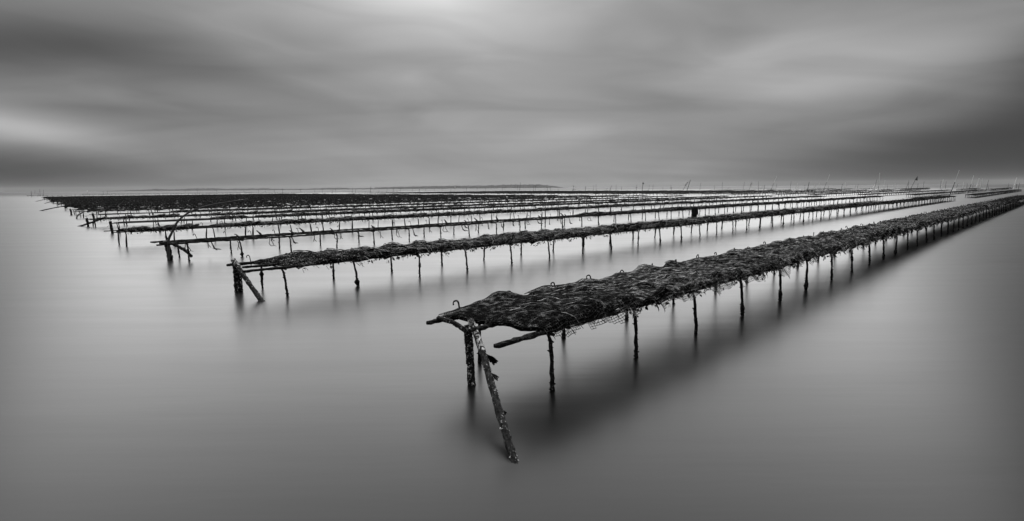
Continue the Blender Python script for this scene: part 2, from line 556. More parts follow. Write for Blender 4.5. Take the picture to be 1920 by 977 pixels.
def fin_mesh(seed):
    """strap folded up over the rail, standing like a fin"""
    rng = random.Random(seed)
    mb = MB()
    h = rng.uniform(0.06, 0.11)
    pts = [(0.07, 0, 0), (0.035, 0, h * 0.35), (0.0, 0, h * 0.8), (-0.02, 0, h * 1.05), (-0.04, 0, h * 0.95)]
    mb.tube(pts, [0.02, 0.022, 0.014, 0.009, 0.006], 6, 0.3, rng)
    return mb.mesh('strap', M['rubber'])


def barnacles(path, rads, n, seed, smin=0.0025, smax=0.0065, f0=0.0, f1=1.0):
    rng = random.Random(seed)
    mb = MB()
    for _ in range(n):
        f = rng.uniform(f0, f1) * (len(path) - 1.001)
        i = int(f)
        p = Vector(path[i]).lerp(Vector(path[i + 1]), f - i)
        r = rads[i] + (rads[i + 1] - rads[i]) * (f - i)
        ax = (Vector(path[i + 1]) - Vector(path[i])).normalized()
        a = rng.uniform(0, 2 * pi)
        q = ax.orthogonal().normalized()
        d = q * cos(a) + ax.cross(q) * sin(a)
        s = rng.uniform(smin, smax)
        t = d.cross(ax)
        c = p + d * r * 0.98
        vs = [c + (ax * cos(2 * pi * j / 5) + t * sin(2 * pi * j / 5)) * s for j in range(5)]
        vs += [c + d * s * 0.7 + (ax * cos(2 * pi * j / 5) + t * sin(2 * pi * j / 5)) * s * 0.5 for j in range(5)]
        mb.add(vs, [(j, (j + 1) % 5, 5 + (j + 1) % 5, 5 + j) for j in range(5)] + [(5, 6, 7, 8, 9)])
    return mb.mesh('barnacles', M['barnacle'])


def smooth_path(pts, k):
    """points along a polyline, eased round its corners"""
    pts = [Vector(p) for p in pts]
    out = []
    seg = len(pts) - 1
    for i in range(k + 1):
        f = i / k * seg
        j = min(seg - 1, int(f))
        t = f - j
        p0, p1, p2, p3 = pts[max(0, j - 1)], pts[j], pts[j + 1], pts[min(seg, j + 2)]
        out.append(0.5 * ((2 * p1) + (p2 - p0) * t + (2 * p0 - 5 * p1 + 4 * p2 - p3) * t * t + (3 * p1 - p0 - 3 * p2 + p3) * t ** 3))
    return out


def timber(parent, name, pts, r, seed, k=46, mat='timber', nb=150, taper=1.0, hero=True):
    """a crusted wooden pole"""
    rng = random.Random(seed)
    path = smooth_path(pts, k)
    path = [p + Vector((noise.noise(Vector((i * 0.17, seed, 0))), noise.noise(Vector((i * 0.17, seed, 4))), 0)) * r * 0.35 for i, p in enumerate(path)]
    rads = [r * (1 + (taper - 1) * i / k) * (1 + 0.18 * noise.noise(Vector((i * 0.4, seed, 8)))) for i in range(k + 1)]
    mb = MB()
    mb.tube(path, rads, 14 if hero else 8, 0.20, rng)
    o = link(name, mb.mesh(name, M[mat]), parent)
    if nb:
        link('barnacles', barnacles(path, rads, nb, seed + 1), o, kind='stuff')
    return o, path, rads


# ------------------------------------------------------------------ oyster bags
BW, BL, PITCH = 0.54, 0.74, 0.46


def bag_height(s, t, seed, tilt):
    """top skin of a flat bag lying over the rails, s along the row, t across it"""
    a = max(0.0, 1 - (abs(s) / (BW * 0.53)) ** 3)
    b = max(0.0, 1 - (abs(t) / (BL * 0.54)) ** 4)
    h = 0.034 * sqrt(a * b)
    v = Vector((s * 5.5, t * 5.5, seed * 7.3))
    fl = 0.35 + 0.65 * max(0.0, 1 - max(0.0, t / 0.36) ** 2)        # tied down flat along the far rail
    h += fl * (0.020 * noise.noise(v) + 0.011 * noise.noise(v * 2.5) + 0.004 * noise.noise(v * 5.5))
    h += tilt * s
    # peak at the overlapping far corner, as the next bag is tucked under
    pk = 0.05 * max(0.0, 0.25 + noise.noise(Vector((seed * 5.7, 1.3, 0))))
    h += pk * exp(-((s - 0.20) / 0.07) ** 2 - ((t - 0.34) / 0.13) ** 2)
    # the lip that laps over the next bag
    q = max(0.0, min(1.0, (s - 0.13) / 0.13))
    h += 0.042 * q * q * max(0.15, 0.6 + 1.2 * noise.noise(Vector((seed * 3.3, 8.1, t * 1.5)))) * (1.0 - 0.4 * max(0.0, t / 0.36))
    # creases where the mesh is stretched over its load
    h += 0.010 * (abs(noise.noise(Vector((s * 4 + t * 9, t * 3 - s * 11, seed * 2.1)))) - 0.2)
    if t < -0.33:      # slumps over the near rail
        d = -0.33 - t
        h -= d * (0.9 + 0.5 * noise.noise(Vector((s * 6, seed, 1)))) * min(1, d / 0.05)
    return h


def bag_xy(s, t, seed, shear):
    ragged = 0.025 * noise.noise(Vector((s * 9, seed, 3))) * max(0.0, abs(t) - 0.28) / 0.1
    return s + shear * (0.36 - t), t + ragged


def bag_body(seed, tilt, shear=0.0, nx=14, ny=22, t0=-0.36, t1=0.365):
    mb = MB()
    vs, fs = [], []
    for layer in (0, 1):
        for j in range(ny + 1):
            t = t0 + (t1 - t0) * j / ny
            for i in range(nx + 1):
                s = -BW / 2 + BW * i / nx
                x, y = bag_xy(s, t, seed, shear)
                z = bag_height(s, t, seed, tilt)
                if layer:
                    e = min(i, nx - i, j, ny - j)
                    z -= (0.012 if e == 0 else 0.03 + 0.012 * noise.noise(Vector((s * 9, t * 9, seed))))
                else:
                    z += 0.008 * noise.noise(Vector((s * 31, t * 31, seed)))
                vs.append((x, y, z))
    w = nx + 1
    o = w * (ny + 1)
    for j in range(ny):
        for i in range(nx):
            a = j * w + i
            fs.append((a, a + 1, a + 1 + w, a + w))
            fs.append((o + a, o + a + w, o + a + 1 + w, o + a + 1))
    rim = [i for i in range(w)] + [j * w + nx for j in range(1, ny + 1)] + [ny * w + i for i in range(nx - 1, -1, -1)] + [j * w for j in range(ny - 1, 0, -1)]
    for p, q in zip(rim, rim[1:] + rim[:1]):
        fs.append((q, p, p + o, q + o))
    mb.add(vs, fs)
    return mb.mesh('oyster_bag', M['bag'])


def net_mesh(seed, tilt, shear=0.0, fringe=0.10, nx=31, ny=52):
    """square plastic mesh stretched over the bag, its torn hem hanging past the near rail"""
    mb = MB()
    t0, t1 = -0.375 - fringe, 0.372
    P, ok = {}, {}
    for j in range(ny + 1):
        t = t0 + (t1 - t0) * j / ny
        for i in range(nx + 1):
            s = -BW / 2 + BW * i / nx
            x, y = bag_xy(s, t, seed, shear)
            z = bag_height(s, max(t, -0.375), seed, tilt) + 0.013
            if t < -0.375:
                d = -0.375 - t
                z -= d * 0.85
                y += d * 0.45
            P[i, j] = Vector((x, y, z))
            hem = -0.375 - fringe * (0.45 + 1.1 * noise.noise(Vector((s * 4.5, seed * 2.7, 11))))
            hole = noise.noise(Vector((s * 8, t * 8, seed + 20.5))) > 0.52
            ok[i, j] = t > hem and not hole
    for (i, j), p in P.items():
        if not ok[i, j]:
            continue
        for a, b_ in ((i + 1, j), (i, j + 1)):
            if ok.get((a, b_)):
                q = P[a, b_]
                d = q - p
                sd = Vector((-d.y, d.x, 0))
                if sd.length < 1e-7:
                    continue
                sd = sd.normalized() * 0.0028
                upv = Vector((0, 0, 0.0030))
                mb.add([p - sd, p + upv, p + sd, q - sd, q + upv, q + sd], [(0, 1, 4, 3), (1, 2, 5, 4)])
    return mb.mesh('netting', M['net'])


def weed_mesh(seed, tilt, shear=0.0, strands=40, flakes=230, hang=46, wmul=1.0, pale=60):
    """strands and torn leaves of weed lying on the bag and ragged along its near edge"""
    rng = random.Random(seed * 13 + 5)
    mb = MB()
    up = Vector((0, 0, 1))

    def P(s, t, dz=0.0):
        s = max(-BW / 2, min(BW / 2, s))
        x, y = bag_xy(s, t, seed, shear)
        return Vector((x, y, bag_height(s, max(-0.40, t), seed, tilt) + 0.010 + dz))

    def leaf(p, d, n_, w):
        q = d.cross(n_).normalized()
        curl = n_ * w * rng.uniform(-0.3, 0.5)
        mb.add([p - q * w * .3, p + q * w * .35, p + d * w * .8 + q * w * rng.uniform(.2, .6), p + d * w * rng.uniform(1.1, 1.7) + curl,
                p + d * w * .9 - q * w * rng.uniform(.2, .6)], [(0, 1, 2, 4), (4, 2, 3)])
    for _ in range(strands):
        s, t = rng.uniform(-0.27, 0.27), rng.uniform(-0.37, 0.36)
        a = rng.gauss(-0.75, 0.6)
        ln = rng.uniform(0.03, 0.13)
        pts = []
        for q in range(4):
            f = q / 3
            pts.append(P(s + cos(a) * ln * f, max(-0.39, min(0.37, t + sin(a) * ln * f)), 0.007 * sin(pi * f) * rng.random() + 0.001))
            a += rng.uniform(-0.4, 0.4)
        mb.blade(pts, rng.uniform(0.0015, 0.0045) * wmul, up)
    for _ in range(flakes):
        p = P(rng.uniform(-0.27, 0.27), rng.uniform(-0.40, 0.37), 0.002)
        a = rng.uniform(0, 2 * pi)
        d = Vector((cos(a), sin(a), rng.uniform(-0.15, 0.22))).normalized()
        n_ = Vector((rng.uniform(-.35, .35), rng.uniform(-.35, .35), 1)).normalized()
        leaf(p, d, n_, rng.choice((0.007, 0.010, 0.014, 0.020, 0.034)) * wmul)
    for _ in range(hang):
        s = rng.gauss(rng.choice((-0.17, 0.02, 0.16)), 0.06)
        p = P(s, -0.375) + Vector((0, rng.uniform(-.01, .015), -rng.random() ** 2 * 0.035))
        d = Vector((rng.uniform(-.8, 1.0), rng.uniform(-.5, .1), rng.uniform(-1.0, -.1))).normalized()
        n_ = Vector((rng.uniform(-.4, .4), -1, rng.uniform(-.4, .6))).normalized()
        leaf(p, d, n_, rng.choice((0.012, 0.018, 0.026)) * wmul)
    for _ in range(5):
        p = P(rng.uniform(-.26, .26), -0.38)
        ln = rng.uniform(0.02, 0.06)
        dr = rng.uniform(-0.3, 1.2)
        mb.blade([p, p + Vector((dr * ln * .4, -0.012, -ln * .45)), p + Vector((dr * ln, -0.012, -ln))], rng.uniform(0.002, 0.004), Vector((0, 1, 0)))
    n0 = len(mb.f)
    for _ in range(pale):  # thin pale strands laid on as painted highlight streaks
        s, t = rng.uniform(-0.25, 0.25), rng.uniform(-0.36, 0.35)
        a = rng.gauss(-0.75, 0.35)
        ln = rng.uniform(0.03, 0.12)
        pts = []
        for q in range(5):
            f = q / 4
            pts.append(P(s + cos(a) * ln * f, max(-0.38, min(0.37, t + sin(a) * ln * f)), 0.006))
            a += rng.uniform(-0.15, 0.15)
        mb.blade(pts, rng.uniform(0.0010, 0.0032), up)
    me = mb.mesh('seaweed', M['weed'])
    me.materials.append(M['weed_glint'])
    for i in range(n0, len(me.polygons)):
        me.polygons[i].material_index = 1
    return me


NEAR_RACKS = 3
ORD = ['nearest', 'second nearest', 'third nearest', 'fourth nearest', 'fifth nearest', 'sixth nearest', 'seventh nearest', 'eighth nearest', 'ninth nearest', 'tenth nearest']
ORD_W = ('first second third fourth fifth sixth seventh eighth ninth tenth eleventh twelfth thirteenth fourteenth fifteenth '
         'sixteenth seventeenth eighteenth nineteenth twentieth').split()
racks = []      # (u0, u1, v, rail height, first bag u)
RAIL_Z = {0: 0.365, 1: 0.33}


def rack_root(u0, v, label, group=None):
    o = link('oyster_rack', None, None, at(u0, v), (0, 0, RZ))
    return tag(o, label, 'oyster rack', group)


leg_near, leg_far = {}, {}
for z in (0.365, 0.33, 0.31):
    leg_near[z] = [leg_mesh(10 + i, z, True, (0, 0, 1, 0, 1, 2)[i]) for i in range(6)]
    leg_far[z] = [leg_mesh(30 + i, z, False, (0, 1, 0, 0, 1, 2)[i]) for i in range(6)]
hooks = [hook_mesh(50 + i, (0.095, 0.088, 0.078, 0.10, 0.084, 0.092)[i]) for i in range(6)]
straps = [strap_mesh(60 + i) for i in range(12)]
fins = [fin_mesh(80 + i) for i in range(4)]
cross = {}
mbx = MB()
mbx.tube([(0, -0.36, 0), (0.01, -0.1, -0.004), (0, 0.15, 0.003), (0, 0.36, 0)], 0.0105, 6, 0.25, R)
cross_me = mbx.mesh('crossbar', M['rod'])

LEG0, LEGP, HALF = 0.42, 0.885, 0.335


def detailed_rack(k, u0, u1, v, zr, label, bare_to=None):
    root = rack_root(u0, v, label)
    ln = u1 - u0
    for r_, (off, dx) in enumerate(((HALF, 0.0), (0.0, 0.07), (-HALF, -0.03))):
        link('rail', rail_mesh(ln - dx, 0.0155, 100 + k * 5 + r_, 7, (0.03, 0.05, 0.06)[k], 0.30), root, (dx, off, zr))
    n = int((ln - LEG0) / LEGP) + 1
    for i in range(n):
        x = LEG0 + i * LEGP
        jx = R.uniform(-0.03, 0.03) if i else 0.0
        rz = R.uniform(-0.25, 0.25)
        link('leg', leg_near[zr][R.randrange(6)], root, (x + jx, -HALF, 0), (R.uniform(-.03, .03), R.uniform(-.05, .05), rz))
        jx = R.uniform(-0.03, 0.03)
        link('leg', leg_far[zr][R.randrange(6)], root, (x + jx, HALF, 0), (R.uniform(-.03, .03), R.uniform(-.05, .05), rz))
        link('crossbar', cross_me, root, (x, 0, zr - 0.022), (0, 0, R.uniform(-.03, .03)))
    nh = int(ln / PITCH)
    for i in range(nh):
        if i > 2 and R.random() < (0.04, 0.5, 0.3)[k]:
            continue
        x = 0.27 + i * PITCH + (R.uniform(-0.03, 0.03) if i > 1 else 0)
        link('hook', hooks[0 if (k == 0 and i == 0) else R.randrange(6)], root, (x, HALF + 0.005, zr - 0.02 * (k == 1) - R.uniform(0, .012)), (R.uniform(-.16, .16), R.uniform(-.25, .12), R.uniform(-.5, .5)))
    if bare_to:
        i = 0
        x = 0.35
        while x < bare_to - u0:
            if R.random() < 0.9:
                link('strap', straps[i % 12], root, (x + R.uniform(-.06, .06), -HALF, zr), (0, 0, R.uniform(-.6, .6)))
            if R.random() < 0.35:
                link('strap', straps[(i * 5 + 3) % 12], root, (x + R.uniform(-.2, .2), HALF, zr), (0, 0, R.uniform(-.6, .6)))
            if R.random() < 0.45:
                link('strap', fins[i % 4], root, (x + R.uniform(-.1, .2), (0, HALF)[i % 2], zr + 0.008), (0, 0, R.uniform(-.4, .4)))
            i += 1
            x += PITCH
    return root


# nearest rack with its end post, brace and the two rods that stick out
r0 = detailed_rack(0, 1.86, 51.0, 2.40, 0.365, 'nearest long oyster rack, its speckled end post and slanting brace pole closest to the camera')
L0 = lambda u, v, z: (u - 1.86, v - 2.40, z)
timber(r0, 'end_post', [L0(1.985, 2.46, -0.25), L0(1.985, 2.475, 0.05), L0(1.99, 2.505, 0.37)], 0.0145, 11, mat='timber', nb=330)
timber(r0, 'end_post', [L0(1.995, 2.442, -0.25), L0(1.997, 2.457, 0.05), L0(2.008, 2.49, 0.33)], 0.012, 12, mat='timber', nb=260)
timber(r0, 'post_head', [L0(1.995, 2.50, 0.32), L0(1.97, 2.60, 0.37), L0(1.95, 2.74, 0.38)], 0.015, 13, k=18, nb=24, hero=True)
br, bpath, brads = timber(r0, 'brace', [L0(2.0, 2.475, 0.405), L0(1.93, 2.30, 0.295), L0(1.74, 1.97, 0.15), L0(1.52, 1.585, -0.02), L0(1.45, 1.46, -0.09)], 0.0185, 14, k=64, nb=170)
mbs = MB()
k0, k1 = 1, 20
mbs.tube([p for p in bpath[k0:k1]], [r * 1.06 for r in brads[k0:k1]], 14, 0.10, random.Random(3))
link('scoured_top', mbs.mesh('scoured_top', M['scoured']), br)


def weed_tuft(parent, c, size, seed, n=18, lean=(1, -0.5, -0.9)):
    rng = random.Random(seed)
    mb = MB()
    c = Vector(c)
    for _ in range(n):
        d = (Vector(lean) + Vector((rng.gauss(0, .2), rng.gauss(0, .2), rng.gauss(0, .2)))).normalized()
        l = size * rng.uniform(0.5, 1.1)
        mb.blade([c, c + d * l * 0.5, c + d * l + Vector((0, 0, -0.15 * l))], size * 0.10, Vector((rng.random(), rng.random(), rng.random() + .2)))
    return link('weed_tuft', mb.mesh('weed_tuft', M['weed']), parent)


weed_tuft(br, bpath[20] + Vector((0.02, 0, 0)), 0.07, 1)
weed_tuft(br, bpath[26] + Vector((0.02, 0, -0.005)), 0.05, 2)
weed_tuft(br, bpath[36] + Vector((0.015, 0, 0)), 0.03, 3)

# second rack
r1 = detailed_rack(1, 1.84, 51.0, 6.45, 0.33, 'second nearest oyster rack, a shorter speckled post and brace at its left end')
L1 = lambda u, v, z: (u - 1.84, v - 6.45, z)
timber(r1, 'end_post', [L1(1.93, 6.80, -0.2), L1(1.93, 6.79, 0.1), L1(1.92, 6.76, 0.36)], 0.024, 21, mat='timber', nb=260)
timber(r1, 'end_post', [L1(1.975, 6.78, -0.2), L1(1.97, 6.77, 0.1), L1(1.955, 6.74, 0.34)], 0.022, 22, mat='timber', nb=200)
b1, p1, q1 = timber(r1, 'brace', [L1(1.92, 6.80, 0.385), L1(1.93, 6.53, 0.25), L1(1.95, 6.0, -0.005), L1(1.97, 5.85, -0.09)], 0.025, 23, k=40, nb=70)
mbs = MB()
mbs.tube(p1[0:9], [r * 1.06 for r in q1[0:9]], 12, 0.10, random.Random(4))
link('scoured_top', mbs.mesh('scoured_top', M['scoured']), b1)

# third rack: bare rails for its first dozen metres
r2 = detailed_rack(2, 1.82, 50.2, 10.75, 0.31, 'half bare oyster rack with slack strap loops dangling from its rails', bare_to=13.4)
L2 = lambda u, v, z: (u - 1.82, v - 10.75, z)
timber(r2, 'end_post', [L2(2.03, 10.78, -0.2), L2(2.03, 10.78, 0.1), L2(2.0, 10.78, 0.34)], 0.044, 31, k=26, nb=120, hero=False)
timber(r2, 'brace', [L2(2.05, 10.70, 0.30), L2(2.2, 10.55, 0.2), L2(2.28, 10.38, 0.08)], 0.026, 32, k=22, nb=30, hero=False)

# other racks: rails, joined legs
def plain_rack(u0, u1, v, zr, label, group=None, brace=None, post=False, fine=True, seed=0):
    rng = random.Random(seed + 900)
    root = rack_root(u0, v, label, group)
    ln = u1 - u0
    for off in ((HALF, 0.0, -HALF) if fine else (HALF, -HALF)):
        d = rng.uniform(0, 0.3)
        link('rail', rail_mesh(ln - d, 0.014 if fine else 0.018, seed * 3 + int(off * 100), 5 if fine else 4, 0.5 if fine else 2.5, 0.2), root, (d, off, zr))
    mb = MB()
    n = int((ln - 0.3) / LEGP) + 1
    for i in range(n):
        for off in (HALF, -HALF):
            x = 0.3 + i * LEGP + rng.uniform(-.05, .05)
            if rng.random() < 0.03:
                continue
            tx, ty = rng.uniform(-.04, .04), rng.uniform(-.03, .03)
            if fine:
                pts = [(x + tx, off + ty, -0.1), (x + tx * .6, off + ty * .6, zr * .4), (x, off, zr * 0.85), (x - 0.015, off * 0.98, zr)]
                rr = [0.014 * rng.uniform(.8, 1.3), 0.014 * rng.uniform(.8, 1.8), 0.011, 0.011]
                mb.tube(pts, rr, 5, 0.25, rng, cap=False)
            else:
                mb.tube([(x + tx, off + ty, -0.1), (x, off, zr)], 0.016, 3, 0, None, cap=False)
    link('legs', mb.mesh('legs', M['rod']), root, kind='stuff')
    if fine:
        hb = MB()
        for i in range(int(ln / PITCH)):
            x = 0.14 + i * PITCH
            h = rng.uniform(.05, .10)
            hb.tube([(x, HALF, zr), (x, HALF, zr + h), (x - .025, HALF, zr + h + .03), (x - .05, HALF, zr + h + .01)], 0.007, 3, 0, None, cap=False)
        link('hooks', hb.mesh('hooks', M['rod']), root, kind='stuff')
    if post:
        timber(root, 'end_post', [(0.12, 0, -0.2), (0.12, 0, 0.1), (0.10, 0, zr + 0.05)], 0.038, seed + 60, k=10, nb=0, hero=False)
    if brace:
        timber(root, 'brace', brace, 0.03, seed + 61, k=14, nb=0, hero=False)
    return root


def u_start(k):
    return 1.80 + 0.125 * max(0, k - 2) + 0.25 * sin(k * 2.3) * (k > 3)


N1 = 32
u0s = {0: 1.86, 1: 1.84, 2: 1.82}
vs_ = {0: 2.40, 1: 6.45, 2: 10.75}
zr_ = {0: 0.365, 1: 0.33, 2: 0.31}
u1s = {0: 51.0, 1: 51.0, 2: 50.2}
for k in range(3, N1):
    u0s[k] = u_start(k) if k > 3 else 1.58
    u1s[k] = 50.0 + 0.6 * sin(k * 1.7)
    vs_[k] = 2.4 + 4.15 * k + 0.2 * sin(k * 3.1) - (0.35 if k == 3 else 0)
    zr_[k] = (0.30 if k < 5 else 0.27) + 0.02 * sin(k * 4.7)
    if k < 10:
        lab = ORD[k] + ' oyster rack from the camera, low and dark on thin legs'
        if k == 3:
            lab = 'fourth nearest oyster rack, lumpy with bags, just behind the half bare rack'
        grp = None
    else:
        lab = 'low dark oyster rack in the dense black band of far rows'
        grp = 'racks packed in the dense far band'
    brace = {5: [(0.55, -0.55, 0.33), (0.3, -0.1, 0.18), (-0.12, 0.75, -0.03)],
             7: [(0.4, -0.3, 0.3), (0.1, -0.9, 0.15), (0.0, -1.4, -0.02)],
             10: [(0.5, 0.3, 0.33), (-0.2, 0.8, 0.18), (-0.9, 1.4, -0.02)],
             17: [(0.5, 0.3, 0.33), (-0.1, 0.6, 0.18), (-0.7, 0.9, -0.02)],
             21: [(0.5, 0.3, 0.33), (0.0, 0.6, 0.2), (-0.8, 0.9, -0.02)]}.get(k)
    plain_rack(u0s[k], u1s[k], vs_[k], zr_[k], lab, grp, brace, post=k in (4, 5, 6, 8), fine=k < 9, seed=k)

# second field beyond the cross channel, then a third
second = []
for k in range(1, 30):
    a = 61.0 + 0.9 * sin(k * 2.9)
    b_ = 116.0 + 1.5 * sin(k * 1.3)
    v = 2.2 + 4.15 * k
    second.append((a, b_, v, 0.27))
    lab, grp = 'dark oyster rack in the second field beyond the open cross channel', 'racks beyond the cross channel'
    if k == 1:
        lab, grp = 'far oyster rack beyond the channel, nearest the right edge and alone in bright water', None
    plain_rack(a, b_, v, 0.27, lab, grp, fine=False, seed=100 + k)
third = []
for k in (2, 3, 5, 6, 8, 9, 11, 14):
    a = 122.0 + R.uniform(0, 6)
    b_ = a + R.uniform(25, 55)
    v = 2.2 + 4.15 * k
    third.append((a, b_, v, 0.30))
    plain_rack(a, b_, v, 0.30, 'thin dark line of oyster rack lying just under the right horizon', 'racks just under the right horizon', fine=False, seed=200 + k)
for i, (a, b_, v) in enumerate(((4.5, 52, 172), (55, 110, 178), (20, 75, 232))):
    third.append((a, b_, v, 0.30))
    plain_rack(a, b_, v, 0.30, ('long thin rack line behind the left field, just under the horizon', 'thin rack line under the horizon behind the middle of the field', 'faintest rack line under the low hills at left')[i], fine=False, seed=300 + i)

# ------------------------------------------------------------------ bags on the racks
bags = []       # (distance, row, index, u, v, rail z, seed)
for k in range(N1):
    start = {0: 2.02, 1: 2.12, 2: 13.4, 3: 1.9}.get(k, u0s[k] + R.uniform(0.1, 0.5) + (2.4 if k in (4, 6) else 0))
    i = 0
    u = start + 0.24
    while u < u1s[k] - 0.2:
        if not (k > 2 and R.random() < 0.02):
            bags.append((depth(u, vs_[k]), k, i, u, vs_[k], zr_[k]))
        i += 1
        u += PITCH
bags.sort()
own, rest = bags[:300], bags[300:]

def seam_mesh(seed, tilt, shear=0.0):
    """the rolled and laced end of a bag, along its lapping lip"""
    rng = random.Random(seed + 700)
    mb = MB()
    pts = []
    for j in range(19):
        t = -0.37 + 0.735 * j / 18
        s = 0.262 + 0.006 * noise.noise(Vector((t * 9, seed, 0)))
        x, y = bag_xy(s, t, seed, shear)
        pts.append((x, y, bag_height(min(s, BW / 2), t, seed, tilt) + 0.010))
    mb.tube(pts, [0.0065 * rng.uniform(0.6, 1.25) for _ in pts], 5, 0.25, rng)
    return mb.mesh('seam', M['net'])


lib = []
for sd_ in range(9):
    t_ = (0.07, 0.02, 0.09, 0.05, 0.01, 0.08, 0.03, 0.10, 0.04)[sd_]
    lib.append((bag_body(sd_, t_), weed_mesh(sd_, t_, wmul=1.1, flakes=200), t_, weed_mesh(sd_, t_, wmul=0.95, strands=24, flakes=120, hang=36, pale=45)))
special = {}
for k, n_, sh0, dec in ((0, 9, 0.30, 0.7), (1, 14, 0.45, 0.5)):
    for i in range(n_):
        sd_ = 40 + k * 20 + i
        t_ = R.uniform(0.06, 0.14) if k else R.uniform(0.04, 0.10)
        sh = sh0 * dec ** i
        special[k, i] = (bag_body(sd_, t_, sh), net_mesh(sd_, t_, sh, 0.105 if i else 0.07) if k == 0 else None,
                         seam_mesh(sd_, t_, sh), weed_mesh(sd_, t_, sh, strands=(12, 24, 36, 44, 60)[min(i, 4)], flakes=(16, 36, 60, 80, 120)[min(i, 4)], hang=(6, 20, 30, 36, 40)[min(i, 4)], wmul=0.8 if k == 0 else 1.0, pale=(22, 40, 60, 75)[min(i, 3)]))
seams = [seam_mesh(q, lib[q][2]) for q in range(9)]
near_nets = [net_mesh(sd_, lib[sd_][2], 0.0, 0.08) for sd_ in range(4)]

for d_, k, i, u, v, z in own:
    rz = RZ + R.uniform(-0.05, 0.05)
    loc = at(u, v + R.uniform(-0.015, 0.015), z + 0.020 + R.uniform(-0.006, 0.006))
    net = None
    if (k, i) in special:
        body, net, seam, weed = special[k, i]
    else:
        q = R.randrange(9)
        seam = None
        body, weed, _, sparse = lib[q]
        if k:
            weed = sparse
        if k == 0 and i < 16:
            q = R.randrange(4)
            body, weed = lib[q][0], lib[q][3]
            net = near_nets[q]
        if k <= 1:
            seam = seams[q]
    o = link('oyster_bag', body, None, loc, (R.uniform(-.02, .02), 0, rz))
    if net:
        link('netting', net, o, kind='stuff')
    if seam:
        link('seam', seam, o)
    link('seaweed', weed, o, kind='stuff')
    if (k, i) == (0, 0):
        tag(o, 'slack oyster bag of clean square netting at the open left end of the nearest rack', 'oyster bag', 'oyster bags on the nearest rack')
    elif k == 0 and i < 8:
        tag(o, ORD_W[i] + ' oyster bag from the open left end of the nearest rack, netting hem torn', 'oyster bag', 'oyster bags on the nearest rack')
    elif k == 0 and i < 20:
        tag(o, 'weedy dark oyster bag, ' + ORD_W[i] + ' from the open left end of the nearest rack', 'oyster bag', 'oyster bags on the nearest rack')
    elif k == 1 and i < 16:
        tag(o, 'first oyster bag at the left end of the second rack, its corner curled up' if i == 0 else
            ORD_W[i] + ' humped oyster bag from the left end of the second rack', 'oyster bag', 'oyster bags on the second rack')
    elif k == 2:
        tag(o, 'dark oyster bag on the loaded right part of the half bare rack', 'oyster bag', 'oyster bags on the half bare rack')
    else:
        nm = ORD[k] if k < 10 else 'far'
        tag(o, ('weedy dark oyster bag on the receding right part of the nearest rack' if k == 0
                else 'dark oyster bag in the %slumpy row lying on the %s rack' % ('farther ' if k == 1 else '', nm)), 'oyster bag', 'oyster bags on the %s rack' % nm)

# every other bag, too far off to pick out
for a, b_, v, z in second + third:
    u = a + 0.3
    while u < b_:
        if R.random() > 0.02:
            rest.append((depth(u, v), 99, 0, u, v, z))
        u += PITCH
mb = MB()
for d_, k, i, u, v, z in rest:
    fine = d_ < 45
    nx, ny = (4, 4) if fine else (2, 2)
    t_ = R.uniform(-0.02, 0.12)
    vs, fs = [], []
    amp = R.uniform(0.5, 1.0)
    for j in range(ny + 1):
        t = -0.40 + 0.78 * j / ny
        for q in range(nx + 1):
            s = -0.25 + 0.50 * q / nx
            edge = q in (0, nx) or j in (0, ny)
            h = z + 0.02 + t_ * s + (0.0 if edge else 0.045 * amp) + R.uniform(-0.018, 0.022)
            if j == 0:
                h -= R.uniform(0.02, 0.07) if not 10 <= k < 90 else R.uniform(0.05, 0.15)
            vs.append(at(u + s, v + t, h))
    w = nx + 1
    for j in range(ny):
        for q in range(nx):
            a = j * w + q
            fs.append((a, a + 1, a + w + 1, a + w))
    c = len(vs)
    vs.append(at(u, v, z - 0.01))
    rim = list(range(w)) + [j * w + nx for j in range(1, ny + 1)] + [ny * w + q for q in range(nx - 1, -1, -1)] + [j * w for j in range(ny - 1, 0, -1)]
    for p, q in zip(rim, rim[1:] + rim[:1]):
        fs.append((q, p, c))
    mb.add(vs, fs)
    if d_ < 70:
        for _ in range(7 if fine else 3):
            p = at(u + R.uniform(-.25, .25), v + R.choice((-0.40, 0.36, R.uniform(-.4, .36))), z + R.uniform(0.0, 0.05))
            a = R.uniform(0, 2 * pi)
            l = R.uniform(0.03, 0.09)
            d = Vector((cos(a) * l, sin(a) * l, R.uniform(-0.05, 0.04)))
            e = Vector((-sin(a), cos(a), R.uniform(-.5, .5))) * 0.02
            mb.add([p - e, p + e, p + d], [(0, 1, 2)])
link('oyster_bags', mb.mesh('oyster_bags', M['far_bag']), kind='stuff')

# ------------------------------------------------------------------ loose things among the racks
# clump of weed hanging from the third rack down to the water
rng = random.Random(77)
mb = MB()
for _ in range(260):
    x, y = rng.gauss(0, 0.045), rng.gauss(0, 0.045)
    zt = 0.36 + rng.uniform(-0.03, 0.06)
    zb = rng.uniform(-0.02, 0.12)
    mb.blade([(x * .8, y, zt), (x + rng.gauss(0, .02), y, (zt + zb) / 2), (x * 1.05 + rng.gauss(0, .03), y, zb)], rng.uniform(0.008, 0.02), Vector((rng.uniform(-1, 1), rng.uniform(-1, 1), 0.1)))
o = link('weed_clump', mb.mesh('weed_clump', M['rubber']), None, at(19.95, 10.40, 0), (0, 0, 0))
tag(o, 'thick black clump of weed hanging from the half bare rack down to the water', 'seaweed')

